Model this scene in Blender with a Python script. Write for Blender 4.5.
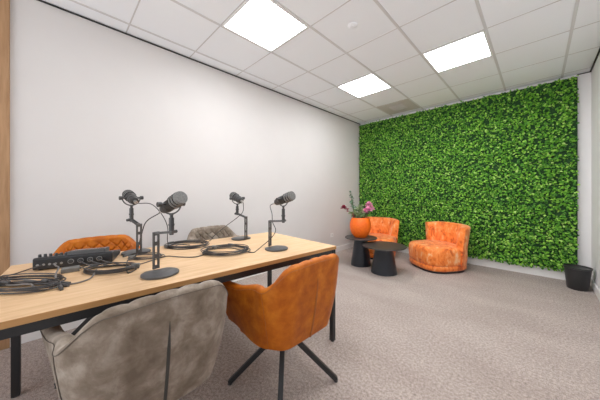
import bpy, math, random
from mathutils import Vector, Matrix, noise
PI = math.pi
R = math.radians
random.seed(7)
scene = bpy.context.scene
COL = scene.collection
for o in list(bpy.data.objects): bpy.data.objects.remove(o)

# ------------------------------------------------------------------ camera
cam = bpy.data.cameras.new('camera'); cam_ob = bpy.data.objects.new('camera', cam); COL.objects.link(cam_ob)
cam_ob.location = (0, 0, 1.191); cam_ob.rotation_euler = (PI/2, 0, .7666)
cam.sensor_fit = 'HORIZONTAL'; cam.sensor_width = 36; cam.lens = 239.66/600*36
cam.shift_x = -7.5/600; cam.shift_y = -6.9/600; cam.clip_start = .02
scene.camera = cam_ob
# ------------------------------------------------------------------ world, lights, exposure
w = bpy.data.worlds.new('world'); scene.world = w; w.use_nodes = True
w.node_tree.nodes['Background'].inputs[0].default_value = (.93, .96, 1, 1)
w.node_tree.nodes['Background'].inputs[1].default_value = 1.0
scene.view_settings.view_transform = 'Standard'; scene.view_settings.look = 'None'
scene.view_settings.gamma = 1; scene.view_settings.use_curve_mapping = False
scene.view_settings.exposure = 0.05
LAMP = 21.0          # ceiling panels
def area(name, loc, rot, sx, sy, power, color):
    l = bpy.data.lights.new(name, 'AREA'); l.shape = 'RECTANGLE'; l.size = sx; l.size_y = sy
    l.energy = power; l.color = color
    o = bpy.data.objects.new(name, l); o.location = loc; o.rotation_euler = rot; COL.objects.link(o); return o
# fill lights added behind the camera, shining in through made-up windows
area('fill_rear', (-1.3, -2.78, 1.4), (R(108), 0, 0), 2.6, 1.9, 34, (.97, .985, 1)).data.spread = R(110)
area('fill_side', (.68, -1.35, 1.40), (R(105), 0, R(90)), 1.5, 1.9, 3, (.97, .985, 1))

# ------------------------------------------------------------------ materials
def mat(name, color=(.8,.8,.8), rough=.6, metal=0, spec=.5, sheen=0, coat=0):
    m = bpy.data.materials.new(name); m.use_nodes = True
    b = m.node_tree.nodes['Principled BSDF']
    b.inputs['Base Color'].default_value = (*color, 1); b.inputs['Roughness'].default_value = rough
    b.inputs['Metallic'].default_value = metal; b.inputs['Specular IOR Level'].default_value = spec
    b.inputs['Sheen Weight'].default_value = sheen; b.inputs['Coat Weight'].default_value = coat
    return m
def ramp_mat(name, stops, scale=5, detail=4, stretch=(1,1,1), rough=.6, distort=0, bump=0, bump_scale=None,
             sheen=0, spec=.5, coords='Object', coat=0):
    m = mat(name, stops[0][1], rough, 0, spec, sheen, coat); nt = m.node_tree; N = nt.nodes; L = nt.links
    b = N['Principled BSDF']
    tc = N.new('ShaderNodeTexCoord'); mp = N.new('ShaderNodeMapping'); mp.inputs['Scale'].default_value = stretch
    L.new(tc.outputs[coords], mp.inputs[0])
    n = N.new('ShaderNodeTexNoise'); n.inputs['Scale'].default_value = scale; n.inputs['Detail'].default_value = detail
    n.inputs['Distortion'].default_value = distort; n.inputs['Roughness'].default_value = .6
    L.new(mp.outputs[0], n.inputs['Vector'])
    r = N.new('ShaderNodeValToRGB'); e = r.color_ramp.elements
    while len(e) < len(stops): e.new(.5)
    for el, (p, c) in zip(e, stops): el.position = p; el.color = (*c, 1)
    L.new(n.outputs[0], r.inputs[0]); L.new(r.outputs[0], b.inputs['Base Color'])
    if bump:
        n2 = N.new('ShaderNodeTexNoise'); n2.inputs['Scale'].default_value = bump_scale or scale
        n2.inputs['Detail'].default_value = 3; L.new(mp.outputs[0], n2.inputs['Vector'])
        bp = N.new('ShaderNodeBump'); bp.inputs['Strength'].default_value = bump; bp.inputs['Distance'].default_value = .01
        L.new(n2.outputs[0], bp.inputs['Height']); L.new(bp.outputs[0], b.inputs['Normal'])
    return m
M = {}
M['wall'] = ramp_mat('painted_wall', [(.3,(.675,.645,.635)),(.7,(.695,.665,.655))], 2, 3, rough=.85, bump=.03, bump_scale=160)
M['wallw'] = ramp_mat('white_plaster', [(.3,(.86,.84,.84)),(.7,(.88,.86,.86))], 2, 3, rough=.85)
M['tile'] = ramp_mat('ceiling_tile', [(.35,(.88,.905,.945)),(.65,(.90,.925,.96))], 300, 2, rough=.9)
M['tbar'] = mat('ceiling_runner', (.66,.66,.67), .6)
M['seam'] = mat('ceiling_tile_seam', (.60,.59,.59), .8)
M['black_gap'] = mat('black_edge_trim', (.02,.02,.02), .7)
M['skirt'] = mat('white_skirting', (.84,.83,.82), .5)
M['oaktrim'] = ramp_mat('oak_trim', [(.3,(.33,.18,.085)),(.7,(.46,.27,.14))], 9, 5, (6,6,.5), .55)
M['oak'] = ramp_mat('oak_table', [(.25,(.59,.365,.19)),(.5,(.70,.46,.26)),(.75,(.79,.555,.345))], 6, 7, (7,.6,7), .5, .6, spec=.4)
M['oakedge'] = ramp_mat('oak_edge', [(.3,(.42,.21,.07)),(.7,(.52,.28,.11))], 6, 5, (7,.6,7), .5)
M['steel_black'] = mat('black_coated_steel', (.018,.018,.02), .45)
M['black'] = mat('black_plastic', (.048,.047,.048), .42)
M['grey_dark'] = mat('dark_grey_metal', (.085,.083,.084), .45, .2)
M['cable'] = mat('black_cable', (.05,.046,.047), .38)
M['cable_grey'] = mat('highlit_grey_cable', (.17,.155,.15), .45)  # lighter grey paints the highlights of some cords into their colour
M['foam'] = ramp_mat('grey_mesh_grille', [(.45,(.13,.127,.122)),(.55,(.21,.205,.197))], 260, 1, rough=.7)
M['silver'] = mat('brushed_silver', (.6,.6,.6), .35, .8)
M['socket'] = mat('dull_socket_metal', (.33,.33,.33), .4, .5)
M['screen'] = mat('dark_screen', (.02,.022,.025), .15)
M['leather'] = ramp_mat('cognac_leather', [(.3,(.34,.075,.003)),(.5,(.47,.12,.005)),(.7,(.60,.185,.012))], 14, 9, spec=.3, rough=.5, bump=.12, bump_scale=120, distort=.2)
M['leatherseam'] = mat('brown_seam', (.36,.11,.02), .6)
M['velvet'] = ramp_mat('taupe_velvet', [(.34,(.145,.105,.072)),(.5,(.22,.17,.128)),(.68,(.36,.30,.245))], 13, 10, rough=.8, sheen=.12, bump=.1, bump_scale=150, distort=.25)
M['velvetrim'] = mat('taupe_seam', (.13,.105,.085), .8)
M['velvetseam'] = mat('charcoal_seam', (.05,.045,.04), .8)
M['crushed'] = ramp_mat('orange_crushed_velvet', [(.34,(.55,.08,.008)),(.45,(.90,.20,.02)),(.56,(.98,.30,.06)),(.68,(1.0,.58,.32))], 10, 8, stretch=(1.3,1.3,.8), rough=.55, sheen=.2, distort=.5, bump=.3, bump_scale=9)
M['vase'] = ramp_mat('orange_ceramic', [(.3,(.88,.125,.004)),(.7,(.98,.19,.008))], 30, 3, rough=.45, bump=.2, bump_scale=60)
M['coffee'] = mat('dark_table_top', (.045,.04,.038), .42)
M['coffeebase'] = mat('black_table_base', (.018,.022,.03), .3)
M['bin'] = mat('dark_bin_plastic', (.028,.028,.03), .4)
M['stem'] = mat('green_stem', (.10,.16,.05), .6)
M['euc'] = mat('eucalyptus_leaf', (.10,.17,.11), .6)
M['fern'] = mat('pale_leaf', (.28,.36,.16), .6)
M['red'] = mat('burgundy_petal', (.32,.02,.06), .6)
M['pink'] = ramp_mat('pink_petal', [(.35,(.62,.08,.26)),(.55,(.88,.45,.62))], 30, 2, rough=.55)
M['white_plastic'] = mat('white_plastic', (.82,.82,.81), .35)
M['hole'] = mat('dark_hole', (.05,.05,.05), .7)
M['grille'] = ramp_mat('return_air_grille', [(.4,(.50,.47,.45)),(.6,(.60,.57,.55))], 200, 2, rough=.8)
M['papergrey'] = mat('grey_adapter_plastic', (.17,.165,.155), .5)
M['mixer'] = mat('mixer_black', (.022,.022,.024), .35)
# carpet
m = mat('carpet', (.4,.35,.33), .95, sheen=.15); nt = m.node_tree; N = nt.nodes; L = nt.links; b = N['Principled BSDF']
tc = N.new('ShaderNodeTexCoord')
def nz(sc, det, st=(1,1,1)):
    mp = N.new('ShaderNodeMapping'); mp.inputs['Scale'].default_value = st; L.new(tc.outputs['Object'], mp.inputs[0])
    n = N.new('ShaderNodeTexNoise'); n.inputs['Scale'].default_value = sc; n.inputs['Detail'].default_value = det
    L.new(mp.outputs[0], n.inputs['Vector']); return n
fine = nz(230, 2); mid = nz(60, 4); big = nz(1.3, 4, (1, 2.2, 1))
r = N.new('ShaderNodeValToRGB'); e = r.color_ramp.elements
e[0].position = .37; e[0].color = (.215,.17,.15,1); e[1].position = .63; e[1].color = (.64,.54,.49,1)
mx = N.new('ShaderNodeMath'); mx.operation = 'ADD'
m1 = N.new('ShaderNodeMath'); m1.operation = 'MULTIPLY'; m1.inputs[1].default_value = .6; L.new(fine.outputs[0], m1.inputs[0])
m2 = N.new('ShaderNodeMath'); m2.operation = 'MULTIPLY'; m2.inputs[1].default_value = .4; L.new(mid.outputs[0], m2.inputs[0])
L.new(m1.outputs[0], mx.inputs[0]); L.new(m2.outputs[0], mx.inputs[1]); L.new(mx.outputs[0], r.inputs[0])
mm = N.new('ShaderNodeMix'); mm.data_type = 'RGBA'; mm.blend_type = 'MULTIPLY'; mm.inputs[0].default_value = 1
r2 = N.new('ShaderNodeValToRGB'); e = r2.color_ramp.elements; e[0].position = .35; e[0].color = (.86,.84,.83,1); e[1].position = .65; e[1].color = (1,1,1,1)
L.new(big.outputs[0], r2.inputs[0]); L.new(r.outputs[0], mm.inputs[6]); L.new(r2.outputs[0], mm.inputs[7]); L.new(mm.outputs[2], b.inputs['Base Color'])
bp = N.new('ShaderNodeBump'); bp.inputs['Strength'].default_value = .3; bp.inputs['Distance'].default_value = .004
L.new(fine.outputs[0], bp.inputs['Height']); L.new(bp.outputs[0], b.inputs['Normal'])
M['carpet'] = m
# lamp diffuser
m = bpy.data.materials.new('lit_diffuser'); m.use_nodes = True; b = m.node_tree.nodes['Principled BSDF']
b.inputs['Base Color'].default_value = (.9,.9,.9,1); b.inputs['Emission Color'].default_value = (.955,.985,1,1); b.inputs['Emission Strength'].default_value = LAMP
M['lit'] = m
# hedge leaves: colour varies leaf by leaf
def leafmat(name, stops):
    m = mat(name, (.1,.3,.04), .5, spec=.4); nt = m.node_tree; N = nt.nodes; L = nt.links; b = N['Principled BSDF']
    g = N.new('ShaderNodeNewGeometry'); r = N.new('ShaderNodeValToRGB'); e = r.color_ramp.elements
    while len(e) < len(stops): e.new(.5)
    for el, (p, c) in zip(e, stops): el.position = p; el.color = (*c, 1)
    L.new(g.outputs['Random Per Island'], r.inputs[0]); L.new(r.outputs[0], b.inputs['Base Color']); return m
M['hedge'] = leafmat('hedge_leaves', [(0,(.03,.14,.012)),(.4,(.09,.30,.02)),(.75,(.18,.46,.03)),(.93,(.34,.62,.08)),(1,(.48,.70,.20))])
M['hedgeback'] = mat('hedge_backing', (.012,.05,.012), .9)

# ------------------------------------------------------------------ mesh helpers
class MB:
    def __init__(s): s.v = []; s.f = []; s.mi = []; s.cur = 0
    def add(s, vs, fs, T=None):
        o = len(s.v)
        s.v += [tuple(T @ Vector(v)) if T else tuple(v) for v in vs]
        s.f += [tuple(i+o for i in f) for f in fs]; s.mi += [s.cur]*len(fs)
    def box(s, x0, x1, y0, y1, z0, z1, T=None):
        s.add([(x0,y0,z0),(x1,y0,z0),(x1,y1,z0),(x0,y1,z0),(x0,y0,z1),(x1,y0,z1),(x1,y1,z1),(x0,y1,z1)],
              [(0,3,2,1),(4,5,6,7),(0,1,5,4),(1,2,6,5),(2,3,7,6),(3,0,4,7)], T)
    def lathe(s, prof, n=32, T=None, fn=None):
        vs = []; fs = []
        for (r, z) in prof:
            for i in range(n):
                a = 2*PI*i/n; rr = r*(fn(a) if fn else 1); vs.append((rr*math.cos(a), rr*math.sin(a), z))
        for k in range(len(prof)-1):
            for i in range(n):
                j = (i+1) % n; fs.append((k*n+i, k*n+j, (k+1)*n+j, (k+1)*n+i))
        fs.append(tuple(range(n-1, -1, -1))); fs.append(tuple((len(prof)-1)*n+i for i in range(n)))
        s.add(vs, fs, T)
    def cyl(s, p, q, r, r2=None, n=16):
        p = Vector(p); q = Vector(q); d = q-p; T = Matrix.Translation(p) @ d.to_track_quat('Z','Y').to_matrix().to_4x4()
        s.lathe([(r,0),(r2 if r2 is not None else r, d.length)], n, T)
    def tube(s, pts, r, n=8, closed=False):
        pts = [Vector(p) for p in pts]; m = len(pts); vs = []; fs = []
        up = Vector((0,0,1)); prev = None
        for i, p in enumerate(pts):
            a = pts[(i-1) % m] if (closed or i > 0) else p; c = pts[(i+1) % m] if (closed or i < m-1) else p
            t = (c-a).normalized()
            if prev is None:
                ref = up if abs(t.z) < .9 else Vector((1,0,0)); u = t.cross(ref).normalized()
            else:
                u = (prev - t*prev.dot(t)).normalized()
            prev = u; w_ = t.cross(u)
            rr = r[i] if isinstance(r, (list, tuple)) else r
            for k in range(n):
                an = 2*PI*k/n; vs.append(p + (u*math.cos(an)+w_*math.sin(an))*rr)
        for i in range(m if closed else m-1):
            j = (i+1) % m
            for k in range(n):
                l = (k+1) % n; fs.append((i*n+k, j*n+k, j*n+l, i*n+l))
        if not closed: fs.append(tuple(range(n))); fs.append(tuple((m-1)*n+k for k in range(n-1,-1,-1)))
        s.add(vs, fs)
    def build(s, name, mats, parent=None, smooth=True, bevel=0, segs=2, auto=40):
        me = bpy.data.meshes.new(name); me.from_pydata([tuple(v) for v in s.v], [], s.f)
        for m_ in (mats if isinstance(mats, (list, tuple)) else [mats]): me.materials.append(m_)
        for p, i in zip(me.polygons, s.mi): p.material_index = i
        import bmesh
        bm = bmesh.new(); bm.from_mesh(me); bmesh.ops.recalc_face_normals(bm, faces=bm.faces); bm.to_mesh(me); bm.free()
        if smooth:
            me.polygons.foreach_set('use_smooth', [True]*len(me.polygons))
            me.set_sharp_from_angle(angle=R(auto))
        o = bpy.data.objects.new(name, me); COL.objects.link(o)
        if parent: o.parent = parent
        if bevel:
            b = o.modifiers.new('bevel', 'BEVEL'); b.width = bevel; b.segments = segs; b.limit_method = 'ANGLE'; b.angle_limit = R(35)
        return o
def tag(o, label=None, cat=None, group=None, kind=None):
    if label: o['label'] = label
    if cat: o['category'] = cat
    if group: o['group'] = group
    if kind: o['kind'] = kind
    return o
def empty(name, loc=(0,0,0), rz=0):
    o = bpy.data.objects.new(name, None); o.location = loc; o.rotation_euler = (0,0,rz); o.empty_display_size = .1; COL.objects.link(o); return o
def copy_tree(o, parent=None):
    c = o.copy(); COL.objects.link(c)
    if parent: c.parent = parent
    for ch in [x for x in bpy.data.objects if x.parent == o]: copy_tree(ch, c)
    return c
def bez(pts, n=10):            # catmull-rom through points
    P = [Vector(p) for p in pts]; P = [P[0]*2-P[1]] + P + [P[-1]*2-P[-2]]; out = []
    for i in range(1, len(P)-2):
        a, b, c, d = P[i-1], P[i], P[i+1], P[i+2]
        for k in range(n):
            t = k/n; out.append(.5*((2*b)+(c-a)*t+(2*a-5*b+4*c-d)*t*t+(3*b-a-3*c+d)*t**3))
    out.append(P[-2]); return out
def struct(mb, name, m, **k):
    o = mb.build(name, m, smooth=k.pop('smooth', False), **k); o['kind'] = 'structure'; return o

# ------------------------------------------------------------------ room shell
XL, XR, YB, YR, H = -2.952, .497, 4.811, -2.62, 2.779
m = MB(); m.box(XL-.15, XR+.15, YR-.15, YB+.15, -.1, 0); struct(m, 'floor', M['carpet'])
# left wall with the oak door opening
DY0, DY1 = -1.42, -.262
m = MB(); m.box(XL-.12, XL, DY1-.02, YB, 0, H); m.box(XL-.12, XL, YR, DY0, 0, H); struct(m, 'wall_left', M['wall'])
m = MB(); m.box(XL-.14, XR+.14, YB, YB+.12, 0, H); struct(m, 'wall_back', M['wallw'])
m = MB(); x0, x1 = XR, XR+.12
m.box(x0, x1, -.4, YB, 0, H); m.box(x0, x1, YR, -2.3, 0, H); m.box(x0, x1, -2.3, -.4, 0, .45); m.box(x0, x1, -2.3, -.4, 2.45, H)
struct(m, 'wall_right', M['wallw'])
m = MB(); y0, y1 = YR-.12, YR
m.box(XL-.12, XR+.12, y0, y1, 0, .5); m.box(XL-.12, XR+.12, y0, y1, 2.5, H); m.box(XL-.12, -2.65, y0, y1, .5, 2.5); m.box(.1, XR+.12, y0, y1, .5, 2.5)
struct(m, 'wall_rear', M['wallw'])
def added_window(name, T, w_, h_):  # frames of unseen openings, added so the fill lights can reach the room
    m = MB(); t = .05
    m.box(-w_/2, w_/2, -.03, .03, 0, t, T); m.box(-w_/2, w_/2, -.03, .03, h_-t, h_, T)
    for x in (-w_/2, -t/2, w_/2-t): m.box(x, x+t, -.03, .03, t, h_-t, T)
    struct(m, name, M['white_plastic'])
added_window('added_window_1', Matrix.Translation((-1.275, YR-.06, .5)), 2.75, 2.0)
added_window('added_window_2', Matrix.Translation((XR+.06, -1.35, .45)) @ Matrix.Rotation(PI/2, 4, 'Z'), 1.9, 2.0)
# door and oak frame
m = MB(); m.box(XL-.1, XL+.022, DY1-.075, DY1, 0, H-.004); m.box(XL-.1, XL+.022, DY0, DY0+.075, 0, H-.004); m.box(XL-.1, XL+.022, DY0+.075, DY1-.075, H-.08, H-.004)
struct(m, 'trim_1', M['oaktrim'], bevel=.003)
m = MB(); m.box(XL-.07, XL-.03, DY0+.08, DY1-.08, .005, H-.085)
d = struct(m, 'door_1', M['oaktrim'], bevel=.002)
m = MB(); m.cyl((XL-.03, DY1-.15, 1.02), (XL+.03, DY1-.15, 1.02), .01); m.cyl((XL+.03, DY1-.15, 1.02), (XL+.03, DY1-.27, 1.02), .01); m.build('door_handle', M['silver'], d)
# skirting
def skirt(name, x0, x1, y0, y1):
    m = MB(); m.box(x0, x1, y0, y1, 0, .105); struct(m, name, M['skirt'], bevel=.003)
skirt('baseboard_left', XL, XL+.014, DY1, YB); skirt('baseboard_back', XL+.014, XR-.014, YB-.014, YB); skirt('baseboard_right', XR-.014, XR, YR, YB)
# ceiling : tiles with a runner grid
GX = [-2.766+.6*i for i in range(6)]; GY = [4.663-.6*i for i in range(13)]
m = MB(); m.box(XL-.12, XR+.12, YR-.12, YB+.12, H, H+.1)
struct(m, 'ceiling', M['tile'])
m = MB()
for x in GX: m.box(x-.012, x+.012, YR, YB, H-.004, H+.01)
o1 = struct(m, 'trim_2', M['tbar'])
m = MB()
for y in GY: m.box(XL, XR, y-.005, y+.005, H-.002, H+.01)
struct(m, 'trim_3', M['seam'])
m = MB(); m.box(XL, XL+.016, YR, YB, H-.012, H-.0045); m.box(XR-.016, XR, YR, YB, H-.012, H-.0045)
m.box(.374, XR-.016, YB-.016, YB, H-.012, H-.0045)
struct(m, 'trim_4', M['black_gap'])

def ceiling_light(x, y, label):
    t = empty('ceiling_light', (x+.3, y+.3, H)); tag(t, label, 'ceiling light', 'square ceiling panels')
    m = MB(); a, b_ = .292, .273
    for (p, q, r_, s_) in ((-a,a,-a,-b_),(-a,a,b_,a),(-a,-b_,-b_,b_),(b_,a,-b_,b_)): m.box(p,q,r_,s_,-.008,0)
    m.build('frame', M['white_plastic'], t, smooth=False)
    m = MB(); m.box(-b_, b_, -b_, b_, -.006, -.001); m.build('diffuser', M['lit'], t, smooth=False)
for x, y, l in ((-2.166, 1.063, 'square lit ceiling panel above the conference table, nearest the left wall'),
                (-2.166, 2.863, 'small square lit ceiling panel furthest away, near the grey vent tile'),
                (-.966, 2.863, 'square lit ceiling panel to the right, in front of the green wall'),
                (-.966, 1.063, 'square lit ceiling panel above the open carpet, out of frame')):
    ceiling_light(x, y, l)
# vent tile
t = empty('ceiling_vent', (-1.866, 4.363, H)); tag(t, 'brownish grey square vent tile in the ceiling beside the green wall', 'ceiling vent')
m = MB(); m.box(-.288, .288, -.288, .288, -.003, 0); m.build('panel', M['grille'], t, smooth=False)
m = MB()
for k in range(7):
    y = -.12+k*.04; m.box(-.13, .13, y-.006, y+.006, -.009, -.003)
m.build('louvre', M['grille'], t, smooth=False)
# smoke detector
sx, sy = -1.265, 1.93
t = empty('smoke_detector', (sx, sy, H)); tag(t, 'small round white smoke detector on the ceiling between the lit panels', 'smoke detector')
m = MB(); m.lathe([(.045,0),(.045,-.006),(.037,-.010)], 24); m.build('base', M['tile'], t)
m = MB(); m.lathe([(.02,-.010),(.018,-.015)], 16); m.build('sensor', M['tile'], t)
# wall socket
t = empty('wall_socket', (XL, 3.76, .36)); tag(t, 'small white wall socket low on the left wall near the flower vase', 'wall socket')
m = MB(); m.box(0, .01, -.04, .04, -.04, .04); m.build('plate', M['white_plastic'], t, smooth=False, bevel=.002)
m = MB(); m.cyl((.0095,0,0), (.0125,0,0), .02); m.build('socket_well', M['tbar'], t)

# ------------------------------------------------------------------ green wall
gx0, gx1, gz0, gz1 = XL+.012, .374, .125, 2.742
gw = empty('green_wall', ((gx0+gx1)/2, YB, 0)); tag(gw, 'wall of dense bright green artificial leaves covering the back wall', 'green wall')
inv = Matrix.Translation(gw.location).inverted()
m = MB(); m.box(gx0, gx1, YB-.05, YB-.001, gz0+.02, gz1-.01, inv); m.build('backing', M['hedgeback'], gw, smooth=False)
m = MB(); rnd = random.Random(3)
def leaf(mb, c, d, up, L_, W_, fold=.25):
    d = d.normalized(); s_ = d.cross(up).normalized(); n = s_.cross(d)
    p = [c, c+d*L_*.35+s_*W_+n*fold*W_, c+d*L_*.75+s_*W_*.75+n*fold*W_-n*.1*L_, c+d*L_-n*.25*L_, c+d*L_*.75-s_*W_*.75+n*fold*W_-n*.1*L_, c+d*L_*.35-s_*W_+n*fold*W_, c+d*L_*.5-n*.03*L_]
    mb.add(p, [(0,1,6),(1,2,6),(2,3,6),(3,4,6),(4,5,6),(5,0,6)])
NL = 23000
for i in range(NL):
    x = rnd.uniform(gx0+.01, gx1-.008); z = rnd.uniform(gz0, gz1)
    rel = ((z-gz0) % .5)
    dep = .035+.05*rnd.random()
    dep += .02*noise.noise(Vector((x*9, z*9, 3)))
    if rel < .018: dep -= .025
    a = rnd.uniform(0, 2*PI); tilt = rnd.uniform(.1, 1.0)
    d_ = Vector((math.cos(a)*math.cos(tilt), -math.sin(tilt), math.sin(a)*math.cos(tilt)-.15))
    up = Vector((rnd.uniform(-.5,.5), -1, rnd.uniform(.1,.9)))
    L_ = rnd.uniform(.024, .041); c = Vector((x, YB-dep, z))
    if x+d_.x*L_ < XL+.005 or x+d_.x*L_ > gx1+.02 or z+d_.z*L_ > gz1+.012: continue
    leaf(m, c, d_, up, L_, L_*rnd.uniform(.30,.42))
m.v = [tuple(inv @ Vector(v)) for v in m.v]
fo = m.build('foliage', M['hedge'], gw, smooth=False); fo['kind'] = 'stuff'

# ------------------------------------------------------------------ conference table
TA = -R(3.5)                     # the table stands slightly askew
TZ = .765
TL, TW = 1.81, .95
fr = Vector((-1.174, 1.554)); dl = Vector((.061, .998)); dn = Vector((-.998, .061))
tc_ = fr - dl*TL/2 + dn*TW/2
tb = empty('conference_table', (tc_.x, tc_.y, 0), TA); tag(tb, 'rectangular conference table with light oak top and black steel legs', 'table')
m = MB(); m.box(-TW/2, TW/2, -TL/2, TL/2, TZ-.026, TZ)
ot = m.build('tabletop', [M['oak'], M['oakedge']], tb, smooth=False)
for p in ot.data.polygons:
    if abs(p.normal.z) < .5: p.material_index = 1
b_ = ot.modifiers.new('bevel', 'BEVEL'); b_.width = .002; b_.segments = 2
m = MB(); a, c = TW/2-.008, TL/2-.008
m.box(a-.03, a, -c+.035, c-.035, TZ-.064, TZ-.0265); m.box(-a, -a+.03, -c+.035, c-.035, TZ-.064, TZ-.0265)
m.box(-a+.03, a-.03, -c, -c+.03, TZ-.064, TZ-.0265); m.box(-a+.03, a-.03, c-.03, c, TZ-.064, TZ-.0265)
m.build('apron', M['steel_black'], tb, smooth=False, bevel=.002)
for sx_ in (1, -1):
    for sy_ in (1, -1):
        m = MB(); X = sx_*(TW/2-.022); Y = sy_*(TL/2-.022); m.box(X-.018, X+.018, Y-.018, Y+.018, .006, TZ-.027)
        lg = m.build('leg', M['steel_black'], tb, smooth=False, bevel=.003)
        m = MB(); m.cyl((X, Y, 0), (X, Y, .006), .016); m.build('foot', M['black'], lg)

# ------------------------------------------------------------------ dining armchairs (face local +x)
def sstep(a, b, x):
    t = max(0, min(1, (x-a)/(b-a))); return t*t*(3-2*t)
def make_chair(cloth, seamm, label, group):
    t = empty('dining_armchair'); tag(t, label, 'chair', group)
    NT = 320
    # plan path of the outer rim, arm front -> back -> arm front
    ax, w_, bx_, cr = .22, .280, -.285, .15
    pts = []
    s0 = ax-(bx_+cr); arc = PI/2*cr; s1 = 2*(w_-cr); tot = 2*s0+2*arc+s1
    def path(s):
        if s < s0: return Vector((ax-s, -w_)), Vector((0,-1)), s
        s -= s0
        if s < arc: a = s/cr; return Vector((bx_+cr-cr*math.sin(a), -w_+cr-cr*math.cos(a))), Vector((-math.sin(a), -math.cos(a))), s
        s -= arc
        if s < s1: return Vector((bx_, -w_+cr+s)), Vector((-1,0)), s
        s -= s1
        if s < arc: a = s/cr; return Vector((bx_+cr-cr*math.cos(a), w_-cr+cr*math.sin(a))), Vector((-math.cos(a), math.sin(a))), s
        s -= arc
        return Vector((bx_+cr+s, w_)), Vector((0,1)), s
    zb = .385
    def top(u):        # u = distance from the middle of the back
        a = abs(u)
        z = .835-.010*(a/.2)**2
        k = sstep(.175, .345, a); z = z*(1-k)+.712*k
        z -= .040*sstep(.38, .58, a)
        return z
    def taper(h):      # inwards shrink of the outer skin by height 0..1
        return .045*(1-h)**2.2
    NO, NR, NI = 10, 8, 60
    vs = []; ring = []; half = tot/2; th = .05
    quilt = .078
    rimL = []; 
    for i in range(NT+1):
        s = tot*i/NT; p, n, _ = path(s); u = s-half; z1 = top(u)
        endk = min(1, (min(s, tot-s))/.05); rnd_ = math.sqrt(max(0, 1-(1-endk)**2))
        row = []
        isback = 1-sstep(.30, .42, abs(u))
        lean = .02*isback
        ztop = z1-.02*(1-rnd_)
        for k in range(NO+1):
            h = k/NO; zl = zb+.03*sstep(.45, .66, abs(u)); z = zl+(ztop-.02-zl)*h
            off = -taper(h)*(.6+.4*isback) + lean*(h-.5)
            off += .032*sstep(.40,.72,abs(u))*h; q = p+n*off
            row.append((q.x, q.y, z))
        for k in range(1, NR):
            a = PI*k/NR; off = -th/2+th/2*math.cos(a)+lean*.5+.032*sstep(.40,.72,abs(u))
            z = ztop-.02+.02*math.sin(a)
            fu = u/quilt
            g = min(abs((fu % 1)-.5)*2, 1)
            z -= .009*isback*(1-g)**3*sstep(1, NR-1, k)
            q = p+n*off; row.append((q.x, q.y, z))
        for k in range(NI+1):
            h = 1-k/NI; zl = zb+.03*sstep(.45, .66, abs(u)); z = zl+.02+(ztop-.02-zl-.02)*h
            off = -th-taper(h)*(.6+.4*isback)+lean*(h-.5)-.015*math.sin(PI*h)
            vv = z/quilt; uu = u/quilt
            g1 = abs(((uu+vv) % 1)-.5)*2; g2 = abs(((uu-vv) % 1)-.5)*2
            g = max(g1, g2); d_ = -.002+.013*(1-min(1, (1-g)/.26))**1.2*isback*sstep(1, .86, h)
            off += d_-.006*isback+.032*sstep(.40,.72,abs(u))*h
            q = p+n*off; row.append((q.x, q.y, z))
        ring.append(row); 
    m = MB(); nr = len(ring[0]); fs = []
    for i in range(NT):
        for k in range(nr-1): fs.append((i*nr+k, (i+1)*nr+k, (i+1)*nr+k+1, i*nr+k+1))
    fs += [tuple(range(nr)), tuple((NT)*nr+k for k in range(nr))]
    for i in range(NT): fs.append((i*nr, i*nr+nr-1, (i+1)*nr+nr-1, (i+1)*nr))
    m.add([v for r_ in ring for v in r_], fs)
    sh = m.build('shell', cloth, t, auto=50)
    # bottom pan under the seat
    m = MB(); pan = []
    for i in range(0, NT+1, 3):
        x, y, z = ring[i][0]; pan.append((min(x,.10), y*.97))
    n_ = len(pan); sc = [(1.0, zb+.02), (.99, zb), (.90, zb-.022), (.6, zb-.03)]
    vs = []; fs = []
    for (q, z) in sc:
        for (x, y) in pan: vs.append((x*q, y*q, z))
    for k in range(len(sc)-1):
        for i in range(n_): j = (i+1) % n_; fs.append((k*n_+i, k*n_+j, (k+1)*n_+j, (k+1)*n_+i))
    fs.append(tuple(range(n_))); fs.append(tuple((len(sc)-1)*n_+i for i in range(n_)))
    m.add(vs, fs); m.build('seat_pan', cloth, t)
    # seat cushion, superellipse
    m = MB(); n_ = 48; prof = [(.80,.405),(.97,.415),(1,.435),(1,.465),(.96,.485),(.85,.495),(.4,.50)]
    vs = []; fs = []
    for (q, z) in prof:
        for i in range(n_):
            a = 2*PI*i/n_; ca, sa = math.cos(a), math.sin(a); e_ = .5
            vs.append((.0+.205*q*math.copysign(abs(ca)**e_, ca), .188*q*math.copysign(abs(sa)**e_, sa), z))
    for k in range(len(prof)-1):
        for i in range(n_): j = (i+1) % n_; fs.append((k*n_+i, k*n_+j, (k+1)*n_+j, (k+1)*n_+i))
    fs.append(tuple(range(n_))); fs.append(tuple((len(prof)-1)*n_+i for i in range(n_)))
    m.add(vs, fs); m.build('seat', cloth, t)
    # seams: rim piping outside, two corner seams, the centre pleat at the back
    def outer(i, h, push=.0015):
        p, n, _ = path(tot*i/NT); k = h*NO; a = int(min(k, NO-1)); f_ = k-a
        v = Vector(ring[i][a]).lerp(Vector(ring[i][a+1]), f_); return v+Vector((n.x, n.y, 0))*push
    m = MB(); m.tube([outer(i, 1.0) for i in range(2, NT-1)], .0014, 6); m.build('rim_piping', M['velvetrim'] if seamm.name.startswith('char') else seamm, t)
    for sgn in (-1, 1):
        i0 = NT//2+sgn*int(.335/tot*NT)
        m = MB(); m.tube([outer(i0-sgn*int(3*math.sin(h*PI)), h) for h in [k/12 for k in range(0, 13)]], .0014, 6); m.build('side_seam', M['velvetrim'] if seamm.name.startswith('char') else seamm, t)
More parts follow.
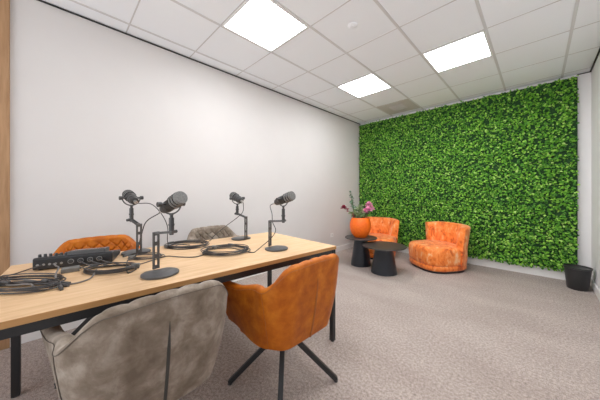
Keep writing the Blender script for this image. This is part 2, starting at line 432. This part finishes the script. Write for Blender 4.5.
    m = MB(); ic = NT//2; m.tube([outer(ic, h, .001) for h in [k/14*.80 for k in range(15)]], [.006*min(1,.15+(14-k)/5) for k in range(15)], 6); m.build('back_pleat', M['velvetseam'] if seamm.name.startswith('char') else seamm, t)
    # swivel column and crossed legs
    m = MB(); m.cyl((0,0,.29), (0,0,zb-.02), .028); m.lathe([(.09,zb-.032),(.09,zb-.026)], 24); m.build('column', M['steel_black'], t)
    for k in range(4):
        a = k*PI/2; lt = MB(); ca, sa = math.cos(a), math.sin(a)
        p = Vector((.012*ca, .012*sa, .335)); q = Vector((.335*ca, .335*sa, .012))
        d_ = q-p; T = Matrix.Translation(p) @ d_.to_track_quat('Z', 'Y').to_matrix().to_4x4()
        lt.box(-.014, .014, -.014, .014, 0, d_.length, T)
        lg = lt.build('leg', M['steel_black'], t, smooth=False, bevel=.004)
        f_ = MB(); f_.cyl((.332*ca, .332*sa, 0), (.332*ca, .332*sa, .010), .013); f_.build('glide', M['black'], lg)
    return t
def place(o, x, y, face, legs):
    o.location = (x, y, 0); o.rotation_euler = (0, 0, face)
    for c in [q for q in bpy.data.objects if q.parent == o and q.name.startswith(('leg', 'column'))]: c.rotation_euler = (0, 0, legs-face)
G = 'upholstered armchairs around the conference table'
c1 = make_chair(M['leather'], M['leatherseam'], 'cognac orange leather armchair at the near right end of the table, back to us', G)
c2 = make_chair(M['velvet'], M['velvetseam'], 'taupe velvet armchair in the foreground with a dark pleat down its back', G)
c3 = copy_tree(c1); tag(c3, 'cognac orange leather armchair behind the table, quilted back seen over the audio mixer')
c4 = copy_tree(c2); tag(c4, 'taupe velvet armchair behind the table, quilted back seen between the microphones')
place(c1, -1.155, .980, R(180), R(46))
place(c2, -1.245, .268, R(182), R(58))
place(c3, -2.36, .23, R(0), R(45))
place(c4, -2.30, 1.16, R(4), R(45))

# ------------------------------------------------------------------ lounge chairs (face local -y)
def outline(a, hx, hy, e_):
    ca, sa = math.cos(a), math.sin(a)
    return hx*math.copysign(abs(ca)**e_, ca), hy*math.copysign(abs(sa)**e_, sa)
def make_lounge(label):
    t = empty('lounge_chair'); tag(t, label, 'armchair', 'orange lounge chairs before the green wall')
    def loft(prof, name, mt, e_=.64, hx=.368, hy=.365, n_=72):
        m = MB(); vs = []; fs = []
        for (q, z) in prof:
            for i in range(n_):
                x, y = outline(2*PI*i/n_, hx*q, hy*q, e_); vs.append((x, y, z))
        for k in range(len(prof)-1):
            for i in range(n_): j = (i+1) % n_; fs.append((k*n_+i, k*n_+j, (k+1)*n_+j, (k+1)*n_+i))
        fs.append(tuple(range(n_))); fs.append(tuple((len(prof)-1)*n_+i for i in range(n_)))
        m.add(vs, fs); return m.build(name, mt, t, auto=60)
    loft([(.90,0),(.90,.032)], 'plinth', M['steel_black'])
    loft([(.93,.032),(.975,.045),(.985,.075),(.98,.10),(.955,.112)], 'lower_band', M['crushed'])
    loft([(.955,.112),(.985,.125),(1.0,.17),(1.01,.25),(1.005,.31),(.985,.345),(.94,.366),(.86,.376),(.5,.382),(.2,.383)], 'seat', M['crushed'])
    # curved back
    m = MB(); n_ = 60; rows = []
    for i in range(n_+1):
        f_ = i/n_; a = R(13)+f_*R(154); u = abs(f_-.5)*2
        e1 = math.sqrt(max(0, 1-max(0, (u-.90)/.10)**2))
        ztop = .70-.02*u**3; row = []; NS = 12
        thk = .105*(.55+.45*e1)
        for k in range(NS+1):
            h = k/NS; z = .10+(ztop-.03-.10)*h; g = .372+.048*h**1.5
            x, y = outline(a, g*1.03, g, .80); row.append((x, y, z))
        for k in range(1, 6):
            an = PI*k/6; g = .42-thk/2+thk/2*math.cos(an); x, y = outline(a, g*1.03, g, .80); row.append((x, y, ztop-.03+.03*math.sin(an)))
        for k in range(NS+1):
            h = 1-k/NS; z = .25+(ztop-.03-.25)*h; g = .372+.048*h**1.5-thk; x, y = outline(a, g*1.03, g, .80); row.append((x, y, z))
        rows.append(row)
    nr = len(rows[0]); fs = [(i*nr+k, (i+1)*nr+k, (i+1)*nr+k+1, i*nr+k+1) for i in range(n_) for k in range(nr-1)]
    fs += [tuple(range(nr)), tuple(n_*nr+k for k in range(nr))] + [(i*nr, i*nr+nr-1, (i+1)*nr+nr-1, (i+1)*nr) for i in range(n_)]
    m.add([v for r_ in rows for v in r_], fs)
    bk = m.build('backrest', M['crushed'], t, auto=60)
    return t
l1 = make_lounge('orange crushed velvet lounge chair standing alone on the right, in front of the green wall')
l2 = copy_tree(l1); tag(l2, 'orange crushed velvet lounge chair in the corner, partly hidden behind the vase and coffee tables')
l1.location = (-1.185, 4.235, 0); l1.rotation_euler = (0,0,R(-34))
l2.location = (-2.25, 4.22, 0); l2.rotation_euler = (0,0,R(20))

# ------------------------------------------------------------------ coffee tables
def coffee(x, y, h, rt, rb, label):
    t = empty('coffee_table', (x, y, 0)); tag(t, label, 'coffee table', 'round black coffee tables')
    m = MB(); m.lathe([(rt-.012,h-.018),(rt,h-.012),(rt,h-.003),(rt-.003,h)], 64); m.build('tabletop', M['coffee'], t)
    m = MB(); m.lathe([(rb,0),(rb,.012),(rb*.66,h-.03),(rb*.66,h-.018)], 48); m.build('base', M['coffeebase'], t)
coffee(-2.133, 3.50, .458, .262, .165, 'smaller taller round black coffee table carrying the orange vase')
coffee(-1.675, 3.40, .405, .315, .19, 'larger lower round black coffee table with an empty top')
# vase and bouquet
VX, VY, VZ = -2.143, 3.497, .4585
t = empty('vase', (VX, VY, VZ)); tag(t, 'round bright orange ceramic vase holding flowers on the taller coffee table', 'vase')
m = MB(); prof = []
for k in range(17):
    a = -1.02+k/16*(1.68); prof.append((.174*math.cos(a), .16+.174*1.27*math.sin(a)))
z0 = prof[0][1]; prof = [(r_, z-z0) for r_, z in prof]; VT = prof[-1][1]; VR = prof[-1][0]
ins = [(VR-.008, VT+.002), (VR-.014, VT-.004), (.14, VT-.08), (.09, .04)]
m.lathe([(.02,.0)]+prof+ins, 48); m.build('body', M['vase'], t)
def flowerstem(name, base, mid, tip, label, cat, r_=.0035, m_='stem'):
    t = empty(name, base); tag(t, label, cat, 'flowers in the orange vase')
    b0 = Vector(base); P = [p-b0 for p in bez([base, mid, tip], 8)]
    m = MB(); m.tube(P, r_, 6); m.build('stem', M[m_], t); return t, P
base = Vector((VX, VY, VZ+.30))
VTZ = VZ+VT
rc = Vector((.7202,.6938,0)); fc = Vector((-.6938,.7202,0))
def P3(r_, up, f_=0): return Vector((VX, VY, VTZ+up))+rc*r_+fc*f_
rn = random.Random(11)
def leafset(t, P, n, size, m_, name='leaf_spray', frm=.35, wid=.4):
    m = MB()
    for i in range(n):
        k = int((frm+(1-frm)*i/max(1, n-1))*(len(P)-1)); d_ = Vector((rn.uniform(-1,1), rn.uniform(-1,1), rn.uniform(-.3,.9)))
        leaf(m, P[k], d_, Vector((rn.uniform(-1,1), rn.uniform(-1,1), .6)), size*rn.uniform(.7,1.2), size*wid)
    m.build(name, M[m_], t, smooth=False)
def blossom(t, c, rad, m_, n=14, rings=3):
    m = MB()
    for r_ in range(rings):
        el = [.1, .6, 1.1, 1.4][r_]
        for i in range(n-3*r_):
            a = 2*PI*i/(n-3*r_)+r_*.4; d_ = Vector((math.cos(a)*math.cos(el), math.sin(a)*math.cos(el), math.sin(el)))
            leaf(m, c, d_, Vector((0,0,1)) if el < .8 else Vector((math.cos(a), math.sin(a), .3)), rad, rad*.38, .5)
    m.build('blossom', M[m_], t, smooth=False)
def inb(k): return Vector((VX, VY, VZ+.06))+Vector((rn.uniform(-.05,.05), rn.uniform(-.05,.05), 0))
tt, P = flowerstem('eucalyptus_branch', inb(0), P3(-.07,.03), P3(-.175,.42), 'tall dark eucalyptus branch leaning left out of the orange vase', 'branch'); leafset(tt, P, 34, .045, 'euc', wid=.5)
tt, P = flowerstem('eucalyptus_branch', inb(0), P3(-.09,.02,.03), P3(-.13,.27,.06), 'shorter eucalyptus branch behind the tall one in the vase', 'branch'); leafset(tt, P, 26, .05, 'euc', wid=.5)
tt, P = flowerstem('burgundy_flower', inb(0), P3(-.08,.02), P3(-.275,.155), 'dark burgundy flower arching out to the left of the orange vase', 'flower'); blossom(tt, P[-1], .06, 'red'); leafset(tt, P, 8, .045, 'red', frm=.5)
for (r_, u_, f_, s_, l_) in ((.12,.125,-.05,.075,'large pink blossom at the right rim of the orange vase'), (.145,.205,.0,.07,'highest pink blossom on the right of the bouquet'), (.06,.10,-.06,.06,'low pink blossom near the middle of the bouquet'), (.19,.14,.0,.06,'rightmost pink blossom of the bouquet')):
    tt, P = flowerstem('pink_flower', inb(0), P3(r_*.5,.0,f_*.5), P3(r_,u_,f_), l_, 'flower'); blossom(tt, P[-1], s_, 'pink'); leafset(tt, P, 6, .05, 'fern', frm=.8)
for (r_, u_, f_, l_) in ((-.04,.19,.0,'pale green leafy sprig in the middle of the bouquet'), (.03,.22,.06,'pale sprig standing behind the pink blossoms'), (-.10,.12,-.05,'low pale sprig over the left rim of the orange vase'), (.02,.12,-.08,'short pale sprig at the front rim of the orange vase'), (.14,.10,.02,'pale sprig low under the pink blossoms'), (-.15,.07,.03,'pale sprig drooping over the left side of the vase')):
    tt, P = flowerstem('leafy_sprig', inb(0), P3(r_*.5,.0,f_*.5), P3(r_,u_,f_), l_, 'sprig'); leafset(tt, P, 40, .055, 'fern', frm=.55, wid=.22)

# ------------------------------------------------------------------ waste bin
t = empty('waste_bin', (.352, 4.48, 0)); tag(t, 'black plastic waste bin on the carpet in the far right corner', 'waste bin')
m = MB(); m.lathe([(.088,0),(.094,.006),(.118,.26),(.118,.268),(.112,.268),(.088,.012),(.01,.01)], 40); m.build('body', M['bin'], t)
m = MB(); m.lathe([(.118,.258),(.126,.262),(.126,.274),(.119,.274),(.119,.262)], 40); m.build('rim', M['bin'], t)

# ------------------------------------------------------------------ microphones on stands
def mic_set(px, py, sgn, yaw, arm_len, rise, lab1, lab2, mic_yaw, mic_pitch, up=.0):
    # post stands on the table at (px,py); base extends towards sgn*x
    t = empty('microphone_stand', (px, py, TZ)); tag(t, lab1, 'microphone stand', 'microphone stands on the table')
    m = MB(); bc = sgn*.082
    def flat(a):   # one side squared off
        return 1.0
    vs = []; n_ = 48
    prof = [(.082,0),(.087,.003),(.087,.010),(.083,.0125)]; T = Matrix.Translation((bc,0,0))
    m.lathe(prof, n_, T, lambda a: min(1, .80/max(.01, -sgn*math.cos(a))) if -sgn*math.cos(a) > 0 else 1)
    m.build('base', M['grey_dark'], t)
    hp = .214
    m = MB()
    for s_ in (-1, 1): m.box(-.005, .005, s_*.0135-.0045, s_*.0135+.0045, .0125, hp)
    for z in (.0125, .07, .14, hp-.02): m.box(-.005, .005, -.009, .009, z, z+.020)
    T = Matrix.Rotation(yaw, 4, 'Z'); m.v = [tuple(T @ Vector(v)) for v in m.v]
    m.build('post', M['grey_dark'], t, smooth=False, bevel=.001)
    d_ = Vector((math.cos(yaw), math.sin(yaw), 0)); e_ = d_*arm_len+Vector((0,0,hp-.006+rise))
    s0 = Vector((0,0,hp-.008))
    m = MB(); L_ = (e_-s0).length
    T = Matrix.Translation(s0) @ (e_-s0).to_track_quat('X','Z').to_matrix().to_4x4()
    m.box(-.008, L_+.018, -.012, -.006, -.006, .006, T); m.box(-.008, L_+.018, .006, .012, -.006, .006, T); m.box(-.008, .02, -.006, .006, -.006, .006, T); m.box(L_-.014, L_+.018, -.006, .006, -.006, .006, T)
    am = m.build('arm', M['grey_dark'], t, smooth=False, bevel=.001)
    side = Vector((-d_.y, d_.x, 0))
    m = MB(); m.cyl(e_+side*.012, e_+side*.03, .009); m.build('clamp_knob', M['black'], t)
    m = MB(); m.cyl(e_-Vector((0,0,.014)), e_-Vector((0,0,.007)), .011); m.cyl(e_+Vector((0,0,.006)), e_+Vector((0,0,.07+up)), .0125); m.cyl(e_+Vector((0,0,.07+up)), e_+Vector((0,0,.087+up)), .008); m.cyl(e_+Vector((0,0,.034)), e_+Vector((0,0,.044)), .015)
    m.build('mount', M['black'], t)
    # microphone: body along local +x (front grille at +x), yoke under it
    mc = Vector((px, py, TZ))+e_+Vector((0,0,.142+up))
    mt = empty('microphone', mc); mt.rotation_euler = (0, 0, mic_yaw); tag(mt, lab2, 'microphone', 'microphones on the stands')
    T = Matrix.Rotation(-mic_pitch, 4, 'Y') @ Matrix.Scale(1.2, 4); RX = Matrix.Rotation(PI/2, 4, 'Y')
    m = MB(); m.lathe([(.014,-.068),(.020,-.066),(.0225,-.05),(.0225,-.040),(.0262,-.036),(.0262,-.016),(.0235,-.014),(.0235,-.008),(.0262,-.006),(.0262,.026)], 32, T @ RX); m.build('body', M['black'], mt)
    m = MB()
    m.lathe([(.0275,.026),(.029,.030),(.029,.079),(.0275,.083),(.006,.0845)], 32, T @ RX); gr = m.build('grille', M['foam'], mt)
    m = MB()
    for x in (.022, .042, .060):
        m.lathe([(.0285,x),(.0308,x+.0015),(.0308,x+.006),(.0285,x+.0075)], 32, T @ RX)
    m.build('band', M['screen'], gr)
    m = MB(); m.cyl(T @ Vector((-.067,0,0)), T @ Vector((-.092,0,0)), .010); m.build('plug', M['silver'], mt)
    m = MB(); pts = [(0,-.037,.002)]
    pts = [(0, -.052*math.cos(a), -.052*math.sin(a)) for a in [PI*k/16 for k in range(17)]]
    m.tube(pts, .0042, 8); m.cyl((0,0,-.050), (0,0,-.058), .011)
    yk = m.build('yoke', M['grey_dark'], mt)
    for s_ in (-1, 1):
        m = MB(); m.cyl((0, s_*.031, 0), (0, s_*.054, 0), .006); m.cyl((0, s_*.052, 0), (0, s_*.070, 0), .013); m.build('yoke_knob', M['black'], yk)
    return mc + Matrix.Rotation(mic_yaw, 3, 'Z') @ (T.to_3x3() @ Vector((-.094,0,0)))
r1 = mic_set(-1.508, .370, 1, R(22), .118, .012, 'microphone stand nearest the camera, its round base in front', 'largest black microphone, nearest the camera, facing right', R(12), R(22), .006)
r3 = mic_set(-1.514, 1.148, 1, R(22), .118, .006, 'microphone stand at the front right of the table, by the orange chair', 'black microphone at the right end of the table, facing right', R(6), R(18), .022)
r2 = mic_set(-1.907, 1.176, -1, R(202), .095, .03, 'microphone stand at the back right of the table', 'small black microphone furthest away, facing the left wall', R(176), R(16), -.002)
r4 = mic_set(-1.985, .385, -1, R(200), .085, .03, 'microphone stand at the back left, behind the nearest stand', 'black microphone behind the audio mixer, its rear plug towards us', R(184), R(16), .012)

# ------------------------------------------------------------------ audio mixer
ax_, ay_ = -2.05, .120
t = empty('audio_mixer', (ax_, ay_-.012, TZ), R(-17.4)); tag(t, 'black audio mixer with knobs and rear sockets lying on the table', 'audio mixer')
# local: +x = rear face with sockets (towards us), length along y
m = MB(); sec = [(-.10,.008),(-.10,.034),(.07,.064),(.125,.070),(.135,.064),(.135,.006)]
vs = [(x, y, z) for y in (-.175, .168) for x, z in sec]; n_ = len(sec)
m.add(vs, [tuple(range(n_)), tuple(range(2*n_-1, n_-1, -1))]+[(i, (i+1) % n_, n_+(i+1) % n_, n_+i) for i in range(n_)])
m.build('housing', M['mixer'], t, smooth=False, bevel=.004)
for x in (-.08, .11):
    for y in (-.15, .15):
        m = MB(); m.cyl((x,y,0), (x,y,.008), .010); m.build('rubber_foot', M['black'], t)
m = MB(); T = Matrix.Translation((.06, .045, .068)) @ Matrix.Rotation(R(-6), 4, 'Y'); m.box(-.05, .06, -.085, .085, -.01, .016, T); dp = m.build('display_housing', M['grey_dark'], t, smooth=False, bevel=.002)
m = MB(); m.box(-.044, .044, -.078, .078, .0162, .0172, T); m.build('screen', M['screen'], dp, smooth=False)
for k in range(6):
    m = MB(); y = -.16+k*.022; x = .095-.0*k
    m.cyl((x,y,.066), (x,y,.083), .0075, .0065); m.build('knob', M['black'], t)
for k in range(4):
    m = MB(); y = -.02+k*.042; m.cyl((.134,y,.036), (.1375,y,.036), .0135); sk = m.build('socket', M['socket'], t)
    m = MB(); m.cyl((.1375,y,.036), (.1385,y,.036), .0112); m.build('socket_hole', M['hole'], sk)
for k in range(5):
    m = MB(); y = -.155+k*.024; m.cyl((.134,y,.032), (.138,y,.032), .006); m.build('small_socket', M['socket'], t)
for k in range(4):
    m = MB(); T = Matrix.Translation((-.03, -.13+k*.04, .045)) @ Matrix.Rotation(R(-8), 4, 'Y'); m.box(-.012, .012, -.008, .008, -.002, .010, T); m.build('fader', M['grey_dark'], t, smooth=False, bevel=.001)

# ------------------------------------------------------------------ cables
CR = .0030
def cable(pts, label, group='black cables on the table', r_=CR, n=10, plugs=True, name='cable', m_='cable'):
    P = bez(pts, n); b0 = P[0].copy(); t = empty(name, b0); tag(t, label, 'cable', group)
    m = MB(); m.tube([p-b0 for p in P], r_, 7); m.build('cord', M[m_], t)
    if plugs:
        d_ = (P[-1]-P[-2]).normalized(); e_ = P[-1]-b0
        m = MB(); m.cyl(e_, e_+d_*.03, .0075); m.cyl(e_+d_*.03, e_+d_*.042, .0062); m.build('plug', M['grey_dark'], t)
    return t
def coil(cx, cy, rx, ry, rot, turns, label, seed, tail=None, head=None, h0=.0035, spread=.034, tie=True):
    rr = random.Random(seed); pts = []; n_ = int(turns*14); z = TZ+h0
    ph = rr.uniform(0, 6)
    for i in range(n_+1):
        a = 2*PI*i/14+ph; k = i/14
        q = 1+spread*6*math.sin(k*2.3+seed)*.3+rr.uniform(-spread, spread)
        x = rx*q*math.cos(a); y = ry*q*math.sin(a)
        x += .012*math.sin(k*1.7+seed); y += .012*math.cos(k*2.1+seed)
        X = cx+x*math.cos(rot)-y*math.sin(rot); Y = cy+x*math.sin(rot)+y*math.cos(rot)
        pts.append((X, Y, z+.0026*k+.006*(.5+.5*math.sin(a*1.5+seed))*min(1, k*.4)))
    if head: pts = head+pts
    if tail: pts += tail
    t = cable(pts, label, n=5)
    if tie:
        b0 = t.location; a = ph+1.0; X = rx*math.cos(a); Y = ry*math.sin(a)
        c_ = Vector((cx+X*math.cos(rot)-Y*math.sin(rot), cy+X*math.sin(rot)+Y*math.cos(rot), TZ+.014))-b0
        m = MB(); m.box(-.02, .02, -.011, .011, -.0125, .014, Matrix.Translation(c_) @ Matrix.Rotation(a+rot, 4, 'Z')); m.build('cable_tie', M['papergrey'], t, smooth=False, bevel=.003)
    return t
Z0 = TZ+.0042
CAM_R = .7666   # the coils lie stretched along the same diagonal
coil(-1.63, .84, .155, .125, CAM_R, 8, 'coiled black cable on the table between the two right stands', 4, head=[tuple(r3), tuple(r3+Vector((-.03,-.01,-.02))), (-1.497,1.155,1.03), (-1.502,1.164,.964), (-1.468,1.168,.905), (-1.480,1.140,.85), (-1.520,1.085,.79), (-1.50,1.02,Z0), (-1.47,.95,Z0)])
coil(-2.03, .72, .155, .115, CAM_R, 7, 'coiled black cable at the middle back of the table, before the grey chair', 9, head=[tuple(r2), tuple(r2+Vector((.025,-.01,-.02))), (-1.872,1.125,1.03), (-1.895,1.09,.982), (-1.971,1.017,.903), (-2.041,.95,.824), (-2.06,.88,Z0)])
coil(-1.70, .20, .125, .075, CAM_R, 7, 'coiled black cable in front of the audio mixer', 2, head=[tuple(r1), tuple(r1+Vector((-.03,-.005,-.015))), (-1.60,.345,1.03), (-1.66,.335,.955), (-1.74,.335,.87), (-1.80,.33,.80), (-1.80,.29,Z0+.01)])
cable([tuple(r4), tuple(r4+Vector((.03,.01,-.004))), (-1.872,.433,1.116), (-1.885,.498,1.042), (-1.930,.546,.945), (-2.00,.565,.84), (-2.03,.59,Z0+.004), (-2.05,.66,Z0+.012), (-1.98,.72,Z0+.012)], 'black cable arching from the rear left microphone down to the table', plugs=False)
cable([(-1.70,.33,Z0), (-1.75,.42,Z0), (-1.79,.50,Z0), (-1.706,.556,Z0), (-1.635,.625,Z0), (-1.665,.70,Z0), (-1.74,.76,Z0+.006)], 'thin black cable lying between the nearest stand and the right coil', plugs=False)
coil(-1.86, .40, .10, .06, CAM_R, 4, 'small loose cable coil under the rear left microphone stand', 17, tie=True)
coil(-1.66, -.12, .16, .055, CAM_R, 6, 'messy bundle of black cable at the left end of the table', 21, tie=False)
coil(-1.76, -.10, .15, .055, CAM_R, 5, 'second cable bundle at the left end of the table, nearer the mixer', 24, tie=False)
for i, (dx, dy, l_) in enumerate(((0,0,'grey cable trailing along the left end of the table'), (.05,-.01,'black cable curving across the left end of the table top'), (.10,.02,'front grey cable at the left end of the table with a loose plug'))):
    cable(m_='cable_grey' if i != 1 else 'cable', r_=.0038, label=l_, pts=[(-1.93+dx,-.18+dy,Z0+.004*i), (-1.82+dx,-.16,Z0+.008), (-1.74+dx,-.11+dy,Z0+.014), (-1.68+dx,-.07,Z0+.012), (-1.64+dx*.8,-.04+.02*i,Z0+.006), (-1.60+dx*.6,.005,Z0+.004)])
cable([(-1.935,-.02,TZ+.034), (-1.88,-.01,TZ+.032), (-1.80,.00,Z0+.034), (-1.70,-.01,Z0+.022), (-1.60,.0,Z0+.002), (-1.56,.05,Z0), (-1.60,.11,Z0), (-1.70,.14,Z0+.014)], 'grey cable plugged into the mixer, looping forward on the table', plugs=False, r_=.0036, m_='cable_grey')
cable([(-1.945,-.06,TZ+.034), (-1.92,-.10,TZ+.03), (-1.93,-.16,Z0+.008), (-1.97,-.20,Z0)], 'black cable running from the mixer towards the left wall', plugs=False)
for k, y in enumerate((.085, .125, .165)):
    cable([(-1.915+.012*k, y-.0, TZ+.034), (-1.885+.012*k, y, TZ+.038), (-1.85, y+.02, Z0+.022), (-1.80, y+.05, Z0+.014), (-1.75+.02*k, y+.09, Z0+.012)],
          ['leftmost of three cables plugged into the mixer sockets','middle of three cables plugged into the mixer sockets','rightmost of three cables plugged into the mixer sockets'][k], plugs=False)
t = empty('power_adapter', (-1.83, .045, TZ), R(-5)); tag(t, 'small grey adapter box among the cables before the audio mixer', 'power adapter')
m = MB(); m.box(-.026,.026,-.036,.036,.0,.024); m.build('housing', M['papergrey'], t, smooth=False, bevel=.004)
m = MB(); m.cyl((0,.036,.012), (0,.05,.012), .006, .004); m.build('strain_relief', M['black'], t)
